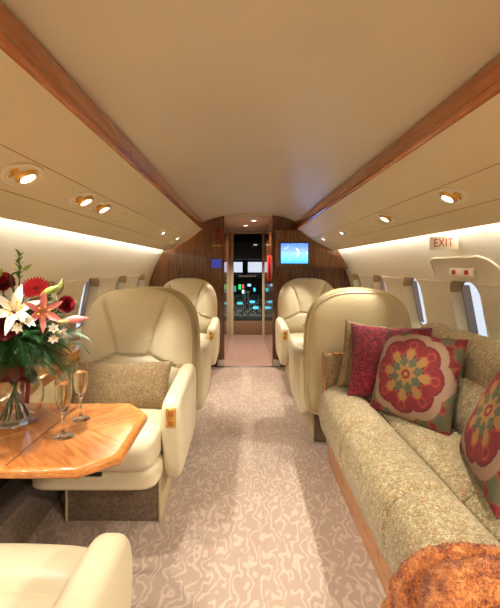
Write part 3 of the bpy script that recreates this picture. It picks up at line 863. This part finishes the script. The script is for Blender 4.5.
# ------------------------------------------------------------------ sofa
so = empty('sofa', (.9, 1.2, 0), label='long green beige tweed sofa along the right cabin wall', cat='sofa')
OFF = Matrix.Translation((-.9, -1.2, 0))
secs = [(-1.0, -.42), (-.42, .16), (.16, .73), (.73, 1.30), (1.30, 1.87), (1.87, 2.43)]
mb = MB(); mb.prism_y([(.53, 0), (.503, .23), (1.15, .23), (1.15, 0)], -1.0, 2.46); mb.xform(OFF); mb.build('sofa_base', M['oak_base'], so, smooth=False)
for a, b in secs:
    mb = MB(); roll_y(mb, [(.50, .22), (.462, .29), (.455, .37), (.478, .45), (.535, .492), (.605, .505), (.665, .492), (.70, .455), (.71, .35), (.70, .22)], a + .001, b - .001, .022); mb.xform(OFF)
    mb.build('front_roll', M['sofa'], so)
    mb = MB(); roll_y(mb, [(.71, .24), (.695, .36), (.705, .44), (.745, .485), (.83, .497), (.95, .485), (1.02, .45), (1.04, .3), (1.0, .23), (.85, .22)], a + .001, b - .001, .022); mb.xform(OFF)
    mb.build('seat_cushion', M['sofa'], so)
    mb = MB(); roll_y(mb, [(.99, .44), (.95, .50), (.945, .57), (.965, .65), (1.01, .70), (1.07, .715), (1.16, .70), (1.20, .58), (1.2, .45), (1.1, .42)], a + .001, b - .001, .035); mb.xform(OFF)
    mb.build('back_cushion', M['sofa'], so)
    mb = MB(); roll_y(mb, [(1.03, .69), (1.025, .74), (1.04, .81), (1.08, .865), (1.14, .885), (1.20, .865), (1.235, .80), (1.24, .72), (1.2, .66), (1.1, .66)], a + .001, b - .001, .035); mb.xform(OFF)
    mb.build('head_roll', M['sofa'], so)
mb = MB(); mb.box(.505, 1.20, 2.435, 2.535, .20, .675, .012); mb.xform(OFF); mb.build('sofa_arm', M['tweed'], so)
mb = MB(); mb.box(.500, .506, 2.432, 2.538, .2, .675, .002); mb.box(.55, .64, 2.46, 2.51, .674, .681, .002); mb.xform(OFF); mb.build('arm_trim', M['cherry_y'], so)

# ------------------------------------------------------------------ shaggy throw
prof = [(1.00, .53), (.92, .515), (.84, .512), (.76, .505), (.71, .495), (.665, .508), (.605, .52), (.535, .507), (.470, .462), (.440, .38), (.443, .30), (.455, .23), (.46, .17)]
cv = catmull([(x, z) for x, z in prof], 10)
NS = len(cv); NTT = 90
mb = MB(); rows = []; nrm_all = []
def far(s): # s 0 back .. 1 hem
    return .955 + .31 * max(0, (s - .38) / .62) ** 1.5
for i, p in enumerate(cv):
    s_ = i / (NS - 1)
    d = (cv[min(i + 1, NS - 1)] - cv[max(i - 1, 0)]).normalized(); nx, nz = (-d.y, d.x) if False else (d.y, -d.x)
    # outward: up on top, -x on the front
    if nz * 1 + (-nx) * .8 < 0: nx, nz = -nx, -nz
    r_ = []
    y1 = far(s_); y0 = .10
    for j in range(NTT + 1):
        t_ = j / NTT; y = y0 + (y1 - y0) * t_
        edge = min(1, (1 - t_) / .035) ** .5 if t_ < 1 else 0
        w = abs(math.sin(.5 * ((y * 46 + p.x * 24 - p.y * 14) + 3.0 * noise.noise(Vector((p.x * 5, y * 4, p.y * 5))))))
        hgt = -.004 + edge * (.040 * w ** .7 + .010 * noise.noise(Vector((p.x * 18, y * 18, p.y * 18))) + .008)
        q = Vector((p.x + nx * hgt, y, p.y + nz * hgt)); r_.append(q)
    rows.append(r_); nrm_all.append((nx, nz))
mb.grid(rows)
# underside
mb.grid([[Vector((q.x - nrm_all[i][0] * .008, q.y, q.z - nrm_all[i][1] * .008)) if False else Vector((cv[i].x + nrm_all[i][0] * .003, q.y, cv[i].y + nrm_all[i][1] * .003)) for q in r] for i, r in enumerate(rows)])
# tufts
for k in range(26000):
    i = rnd.randrange(1, NS - 1); j = min(NTT, int(NTT * rnd.random() ** .6))
    q = rows[i][j]
    if q.y < .55: continue
    q = q.lerp(rows[min(NS - 1, i + 1)][min(NTT, j + 1)], rnd.random())
    n_ = Vector((nrm_all[i][0], rnd.uniform(-.9, .9), nrm_all[i][1])) + Vector((rnd.uniform(-.8, .8), 0, rnd.uniform(-.8, .6)))
    n_.normalize(); L = rnd.uniform(.005, .011); sd = n_.cross(Vector((rnd.random(), rnd.random(), rnd.random()))).normalized() * .0016
    tip = q + n_ * L + Vector((0, 0, -.003))
    mb.add([q - sd, q + sd, q + n_ * L * .6 + sd * .9, q + n_ * L * .6 - sd * .9, tip], [(0, 1, 2, 3), (3, 2, 4)])
tag(mb.build('throw_blanket', M['throw']), 'shaggy rust orange throw draped over the near front edge of the sofa', 'blanket')

# ------------------------------------------------------------------ tables
TZ = .65
tb = empty('side_table', (-.70, 1.39, 0), label='glossy bookmatched wood table with cut corners holding vase and glasses', cat='table')
out = [(-1.07, 1.664), (-.458, 1.664), (-.365, 1.535), (-.365, 1.20), (-.465, 1.118), (-1.07, 1.118)]
tc = Vector((-.70, 1.39))
def inset(poly, d):
    n = len(poly); res = []
    for i in range(n):
        p0, p1, p2 = Vector(poly[i - 1]), Vector(poly[i]), Vector(poly[(i + 1) % n])
        e1 = (p1 - p0).normalized(); e2 = (p2 - p1).normalized()
        n1 = Vector((e1.y, -e1.x)); n2 = Vector((e2.y, -e2.x)); b = (n1 + n2).normalized(); res.append(p1 + b * d / max(.3, b.dot(n1)))
    return res
def ring(d, z): return [(p.x - tc.x, p.y - tc.y, z) for p in inset(out, d)]
mb = MB(); lp = ring(.022, TZ); lb = ring(.022, TZ - .028)
# triangulated top so the veneer mirrors about the centre
mb.cap(lp); mb.cap(lb[::-1]); mb.grid([lp, lb], close_v=True)
mb.build('table_leaf', M['table'], tb, smooth=False)
mb = MB(); mb.grid([ring(.0225, TZ + .0002), ring(.008, TZ + .001), ring(.002, TZ - .003), ring(0, TZ - .010), ring(.002, TZ - .024), ring(.010, TZ - .030), ring(.0225, TZ - .029)], close_v=True)
mb.build('edge_band', M['table_edge'], tb, angle=50)
mb = MB(); mb.box(-.677 + .70 - .0015, -.677 + .70 + .0015, -.25, .25, TZ - .001, TZ + .0006); mb.build('leaf_joint', M['walnut_dark'], tb, smooth=False)
mb = MB(); mb.box(-.37, -.30, -.22, .22, .34, TZ - .028, .01); mb.build('support_bracket', M['ledge_wood'], tb)
t2 = empty('side_table', (.90, 3.62, 0), label='wooden table beside the far right armchair, mostly hidden', cat='table')
mb = MB(); mb.box(-.33, .20, -.20, .20, TZ - .01, TZ + .02, .008); mb.build('table_leaf', M['table'], t2)
mb = MB(); mb.box(.1, .20, -.15, .15, 0.16, TZ - .01, .008); mb.build('support_bracket', M['ledge_wood'], t2)

# ------------------------------------------------------------------ champagne flutes
def flute():
    e = empty('champagne_flute', label='x', cat='glass', group='champagne flutes on the table')
    outp = [(.0001, 0), (.033, 0), (.034, .0015), (.030, .004), (.012, .008), (.0055, .014), (.0042, .03), (.004, .058), (.0068, .064), (.0042, .070), (.006, .078), (.013, .088), (.0205, .105), (.0255, .135), (.027, .165), (.026, .19), (.0252, .211)]
    inn = [(.0244, .2105), (.0252, .19), (.0262, .165), (.0247, .135), (.0197, .106), (.012, .091), (.004, .085), (.0001, .084)]
    mb = MB(); mb.lathe(outp + inn, 32); mb.build('glass_body', M['clear'], e, angle=60)
    mb = MB(); mb.lathe([(.0001, .0845), (.0038, .0855), (.0117, .0915), (.0194, .1065), (.0244, .135), (.0258, .163), (.0257, .177), (.0001, .177)], 32); mb.build('champagne', M['wine'], e, angle=60)
    return e
f1 = flute(); f1.location = (-.600, 1.335, TZ + .001); f1['label'] = 'champagne flute nearer the camera, left of the two on the table'
dup(f1, (-.603, 1.485, TZ + .001), None, 'champagne flute farther back, right of the two on the table')

# ------------------------------------------------------------------ vase and flowers
VX, VY = -.83, 1.455
va = empty('glass_vase', (VX, VY, TZ + .001), label='clear round glass vase with dark red ribbon on the wooden table', cat='vase')
outp = [(.0001, 0), (.06, 0), (.072, .004), (.083, .03), (.094, .07), (.098, .10), (.092, .135), (.074, .165), (.058, .185), (.056, .20), (.068, .225), (.075, .235)]
inn = [(.072, .235), (.064, .225), (.052, .20), (.054, .185), (.070, .163), (.088, .134), (.094, .10), (.090, .07), (.079, .032), (.068, .010), (.0001, .008)]
mb = MB(); mb.lathe(outp + inn, 40); mb.build('vase_body', M['clear'], va, angle=60)
mb = MB()
rows = []
for k in range(40):
    a = 2 * PI * k / 40
    rows.append([((.060 + dr + .004 * math.sin(9 * a + dz * 60)) * math.cos(a), (.060 + dr + .004 * math.sin(9 * a + dz * 60)) * math.sin(a), .193 + dz) for dr, dz in ((.012, -.028), (.005, -.014), (.004, 0), (.006, .013), (.012, .022))])
mb.grid(rows, close_u=True)
for sx, sz in ((1, .25), (-1, .2)):
    lp = []
    for k in range(15):
        a = PI * 2 * k / 14; rr = .05 * abs(math.sin(a / 2))
        lp.append(((.055 + rr * .55), -.05 + sx * rr * .9 * math.sin(a) + sx * .0, .193 + rr * .8 * math.cos(a) + .005))
    mb.grid([[Vector(p) + Vector((o_, -o_ * .5, 0)) for o_ in (-.012, 0, .014)] for p in lp])
for dx in (0, .02):
    mb.grid([[Vector((.055 + dx + w_, -.045 - .002 * k - w_ * .5, .19 - .014 * k - .004 * math.sin(k))) for w_ in (-.012, .012)] for k in range(8)])
rb = mb.build('ribbon', M['ribbon'], va)
NECK = Vector((VX, VY, TZ + .20))
def at(px, py, d): return Vector(((px - VPX) / FPX * d, d, CAMZ - (py - VPY) / FPX * d))
def aim(loc, direction, roll=0):
    q = Vector(direction).to_track_quat('Z', 'Y'); return Matrix.Translation(loc) @ q.to_matrix().to_4x4() @ Matrix.Rotation(roll, 4, 'Z')
def petal(mb, L, W, pitch, curl, az, cup=.3, base=0.0, n=8, m=4, pw=1.0, ruffle=0):
    """strip petal from the origin; pitch from axis, curl bends outward"""
    rows = []; p = Vector((base, 0)); ang = pitch
    for i in range(n + 1):
        t_ = i / n; w = W * (math.sin(PI * min(.985, .04 + t_ * .94)) ** pw) / 2
        row = []
        for j in range(-m, m + 1):
            v = j / m
            off = cup * w * v * v + ruffle * math.sin(t_ * 17 + v * 3) * abs(v)
            rad = p.x - off * math.cos(ang) * .9; zz = p.y + off * math.sin(ang)
            x, y = rad, w * v
            row.append((x * math.cos(az) - y * math.sin(az), x * math.sin(az) + y * math.cos(az), zz))
        rows.append(row)
        p = p + Vector((math.sin(ang), math.cos(ang))) * (L / n); ang += curl / n
    mb.grid(rows)
def stem(parent_loc, parent, d, rad=.0034):
    p0 = Vector(parent_loc); d = Vector(d).normalized()
    a = rnd.uniform(0, 6.28)
    foot = Vector((VX + .045 * math.cos(a), VY + .045 * math.sin(a), TZ + .022))
    nk = NECK + Vector((.03 * math.cos(a + 3.1), .03 * math.sin(a + 3.1), 0))
    pts = catmull([p0 - d * .004, p0 - d * .045, p0.lerp(nk, .55) + Vector((0, 0, .02)), nk, nk.lerp(foot, .5), foot], 6)
    mb = MB(); mb.tube([q - p0 for q in pts], rad, 6); mb.build('stem', M['greenstem'], parent)
def flower(kind, loc, d, size, label, cat='flower', mat=None, roll=0, group=None):
    e = empty(kind, loc, label=label, cat=cat, group=group)
    mtx = aim((0, 0, 0), d, roll)
    if kind == 'lily':
        mb = MB()
        for k in range(6): petal(mb, size, size * (.29 if k % 2 else .24), .5, 1.3, k * PI / 3 + .2, .35, n=12)
        mb.xform(mtx); mb.build('petals', mat, e)
        mb = MB()
        for k in range(6):
            a = k * PI / 3; mb.tube([(0, 0, 0), (.2 * size * math.cos(a), .2 * size * math.sin(a), .5 * size)], .0012, 5); mb.tube([(.17 * size * math.cos(a), .17 * size * math.sin(a), .5 * size), (.25 * size * math.cos(a), .25 * size * math.sin(a), .51 * size)], .0028, 6)
        mb.xform(mtx); mb.build('stamens', M['yellow'], e)
    elif kind == 'gerbera':
        mb = MB()
        for ring_, (n_, L, pt, bs) in enumerate(((26, .72, 1.32, .22), (24, .62, 1.12, .18), (20, .36, .8, .12))):
            for k in range(n_): petal(mb, size * L, size * .2, pt, .25, (k + .5 * ring_) * 2 * PI / n_, .15, size * bs, n=5, m=1, pw=.6)
        mb.xform(mtx); mb.build('petals', mat, e)
        mb = MB(); mb.lathe([(.0001, .10 * size), (.12 * size, .09 * size), (.2 * size, .03 * size), (.2 * size, 0)], 16); mb.xform(mtx); mb.build('flower_center', M['rosedark'], e)
    elif kind == 'rose':
        mb = MB()
        for ly, (n_, L, W, pt, cl, bs) in enumerate(((3, .9, .8, .05, -.15, .08), (4, .95, .95, .18, .05, .14), (5, 1.0, 1.1, .38, .35, .2), (6, 1.0, 1.2, .62, .75, .26), (6, .95, 1.2, .95, .9, .3))):
            for k in range(n_): petal(mb, size * L, size * W, pt, cl, (k + .5 * (ly % 2) + .13 * ly) * 2 * PI / n_, .55, size * bs * .6, n=7, pw=.55)
        mb.v = [(x, y, z - size * .45) for x, y, z in mb.v]
        mb.xform(mtx); mb.build('petals', mat, e)
        mb = MB()
        for k in range(5): petal(mb, size * .6, size * .25, 1.5, -.9, k * 1.2566, .1, size * .1, n=5)
        mb.v = [(x, y, z - size * .5) for x, y, z in mb.v]
        mb.xform(mtx); mb.build('sepals', M['darkleaf'], e)
    elif kind == 'alstroemeria':
        mb = MB()
        for f_ in range(3):
            sub = MB(); dd = Vector((.75 * math.cos(f_ * 2.1), .75 * math.sin(f_ * 2.1), 1))
            for k in range(6): petal(sub, size, size * .5, .4, .7, k * PI / 3, .3, n=6)
            sub.xform(aim(Vector((.32 * size * math.cos(f_ * 2.1), .32 * size * math.sin(f_ * 2.1), -.3 * size)), dd, f_)); mb.add(sub.v, sub.f)
        mb.xform(mtx); mb.build('petals', mat, e)
        mb = MB()
        for f_ in range(3): mb.tube([(0, 0, -.3 * size), (.6 * size * math.cos(f_ * 2.1), .6 * size * math.sin(f_ * 2.1), .3 * size)], .0018, 5)
        mb.xform(mtx); mb.build('stamens', M['yellow'], e)
    elif kind == 'flower_bud':
        mb = MB(); pr = [(max(.0001, size * .16 * math.sin(PI * min(1, t_ / 12) ** .85)), size * t_ / 12) for t_ in range(13)]
        mb.lathe(pr, 14); mb.v = [(x * (1 + .06 * math.cos(3 * math.atan2(y, x))), y * (1 + .06 * math.cos(3 * math.atan2(y, x))), z) for x, y, z in mb.v]
        mb.xform(mtx); mb.build('bud', mat, e)
    stem(loc, e, d); return e
C = lambda p: (Vector((0, 0, CAMZ)) - p).normalized()
def fl(kind, px, py, dist, size, mat, label, bias=(0, 0, 0), roll=0, group=None):
    p = at(px, py, dist); d = C(p) * 1.0 + Vector(bias); return flower(kind, p, d, size, label, 'flower' if kind != 'flower_bud' else 'flower bud', mat, roll, group)
fl('lily', 15, 314, 1.30, .105, M['lilywhite'], 'large white lily at the front of the bouquet', (-.1, 0, .35), .1)
fl('lily', 40, 311, 1.33, .085, M['lilypink'], 'pink lily right of the white lily in the bouquet', (.35, 0, -.1), .3)
fl('gerbera', 36, 289, 1.42, .052, M['gerbera'], 'bright red gerbera behind the pink lily', (0, 0, .55))
fl('rose', 67, 304, 1.45, .030, M['rosered'], 'red rose at the right side of the bouquet', (.5, 0, .2), group='red roses in the bouquet')
fl('rose', 5, 324, 1.27, .048, M['rosedark'], 'large dark red rose at the left edge below the white lily', (-.1, 0, .3), group='red roses in the bouquet')
fl('rose', 3, 281, 1.50, .040, M['rosered'], 'red rose high at the left edge behind the lily buds', (0, 0, .8), group='red roses in the bouquet')
fl('rose', -18, 306, 1.45, .042, M['rosered'], 'red rose on the far left of the bouquet beyond the photo edge', (-.6, 0, .6), group='red roses in the bouquet')
fl('alstroemeria', 21, 322, 1.24, .030, M['lilywhite'], 'small white blossom cluster under the large white lily', (0, 0, .2), group='small white blossoms')
fl('alstroemeria', 56, 333, 1.34, .030, M['lilywhite'], 'small white blossom cluster low on the right of the bouquet', (.5, 0, -.2), group='small white blossoms')
def bud(px, py, px2, py2, dist, mat, label):
    a, b = at(px, py, dist), at(px2, py2, dist + .01); d = b - a
    return flower('flower_bud', a, d, d.length, label, 'flower bud', mat, 0, 'unopened buds')
bud(22, 271, 32, 264, 1.42, M['budgreen'], 'plump green bud at the top of the bouquet')
bud(-2, 279, 2, 267, 1.35, M['budgreen'], 'green bud at the left edge above the white lily')
bud(40, 296, 60, 285, 1.36, M['budgreen'], 'long green bud pointing right above the pink lily')
bud(64, 320, 89, 318, 1.38, M['lilypink'], 'long pink bud pointing right below the red rose')
bud(57, 322, 70, 321, 1.33, plain('cream_bud', rgb(224, 190, 110), .5), 'short yellow bud beside the long pink bud')
bud(58, 296, 63, 277, 1.40, M['brownleaf'], 'upright bronze bud right of the red gerbera')
# leafy tip
e = empty('leafy_sprig', at(19, 283, 1.45), label='upright green leafy sprig at the very top of the bouquet', cat='leaf')
mb = MB(); L0 = .10
mb.tube([(0, 0, -.05), (.002, 0, .03), (0, 0, L0)], .0025, 6)
for k in range(16):
    sub = MB(); petal(sub, .028, .012, .6, .5, 0, .2, n=4, m=1); sub.xform(Matrix.Translation((0, 0, .01 + L0 * k / 16)) @ Matrix.Rotation(k * 2.4, 4, 'Z')); mb.add(sub.v, sub.f)
mb.build('leaves', plain('sprig_green', rgb(112, 150, 56), .5, nscale=40, var=.2), e)
stem(e.location, e, (0, 0, 1))
# fern fronds
def frond_mesh(L=.2):
    mb = MB(); pts = []
    for k in range(13):
        t_ = k / 12; pts.append(Vector((L * t_, 0, .25 * L * math.sin(t_ * 1.9) - .30 * L * t_ * t_)))
    mb.tube(pts, [.0018 * (1 - .7 * k / 12) for k in range(13)], 5)
    for k in range(1, 13):
        for h in (0, .5):
            t_ = min(1, (k + h) / 12.5); i = min(11, int(t_ * 12)); p = pts[i].lerp(pts[i + 1], t_ * 12 - i)
            ln = .26 * L * (math.sin(PI * (.12 + .86 * t_)) ** .8)
            for sg in (-1, 1):
                d = Vector((.55, sg * .8, -.12)).normalized(); w = Vector((d.y, -d.x, 0)) * sg * .0030 * (L / .2)
                mb.add([p, p + d * ln * .5 + w, p + d * ln + Vector((0, 0, -.006)), p + d * ln * .45 - w * .6], [(0, 1, 2, 3)])
    return mb
proto = None; FG = 'green fern fronds around the vase bouquet'; FLAB = 'dark green feathery fern frond in the flower bouquet'
head = Vector((VX, VY, TZ + .27))
def place_leaf(o, az, el, r, droop):
    d = Vector((math.cos(az) * math.cos(el), math.sin(az) * math.cos(el), math.sin(el)))
    o.location = head + Vector((d.x * r, d.y * r, d.z * r * .9 + .02))
    dd = (d + Vector((0, 0, droop))).normalized()
    q = dd.to_track_quat('X', 'Z'); o.rotation_euler = (q @ Matrix.Rotation(rnd.uniform(-.6, .6), 3, 'X').to_quaternion()).to_euler()
for k in range(150):
    az = k * 2.39996; el = -.5 + 1.55 * ((k * .7548777) % 1)
    if proto is None:
        proto = frond_mesh(.17).build('fern_frond', M['darkleaf']); tag(proto, FLAB, 'leaf', FG); o = proto
    else:
        o = proto.copy(); COL.objects.link(o)
    place_leaf(o, az, el, .03 + .09 * rnd.random(), -.35)
    sc = .65 + .4 * rnd.random(); o.scale = (sc, sc, sc)
lp = None
M['midleaf'] = plain('mid_green_leaf', rgb(58, 104, 44), .42, nscale=30, var=.2)
for k in range(190):
    az = k * 2.39996 + .7; el = -.5 + 1.7 * ((k * .7548777 + .3) % 1)
    if lp is None:
        mb = MB(); petal(mb, .06, .022, .0, .7, 0, .25, n=9, m=2, pw=.8); mb.tube([(0, 0, -.05), (0, 0, .01)], .0018, 5); mb.xform(Matrix.Rotation(PI / 2, 4, 'Y'))
        lp = mb.build('broad_leaf', M['midleaf']); tag(lp, 'broad green leaf filling the flower bouquet', 'leaf', 'broad leaves of the bouquet'); o = lp
    else: o = lp.copy(); COL.objects.link(o)
    place_leaf(o, az, el, .03 + .11 * rnd.random(), -.2); o.location.z += .03

# ------------------------------------------------------------------ light
w = bpy.data.worlds.new('World'); scene.world = w; w.use_nodes = True
w.node_tree.nodes['Background'].inputs[0].default_value = (.78, .86, 1, 1); w.node_tree.nodes['Background'].inputs[1].default_value = .5
def area(loc, rot, sx, sy, power, col=(1, .88, .68)):
    l = bpy.data.lights.new('lamp_light', 'AREA'); l.shape = 'RECTANGLE'; l.size = sx; l.size_y = sy; l.energy = power; l.color = col
    o = bpy.data.objects.new('lamp_light', l); COL.objects.link(o); o.location = loc; o.rotation_euler = rot; return o
for k, (x, y) in enumerate(((.04, 5.9), (.14, 5.25))): spot((x, y, 1.79), (x, y, 0), 40, 130, .03, (1, .86, .78))

# ------------------------------------------------------------------ camera
cam = bpy.data.cameras.new('camera'); co = bpy.data.objects.new('camera', cam); COL.objects.link(co)
co.location = (0, 0, CAMZ); co.rotation_euler = (PI / 2, 0, 0)
cam.sensor_fit = 'AUTO'; cam.sensor_width = 36; cam.lens = FPX / 608 * 36
cam.shift_x = (250 - VPX) / 608; cam.shift_y = -(304 - VPY) / 608
cam.clip_start = .02
scene.camera = co
vs = scene.view_settings
vs.view_transform = 'Standard'; vs.look = 'None'; vs.gamma = 1; vs.use_curve_mapping = False; vs.exposure = 1.03
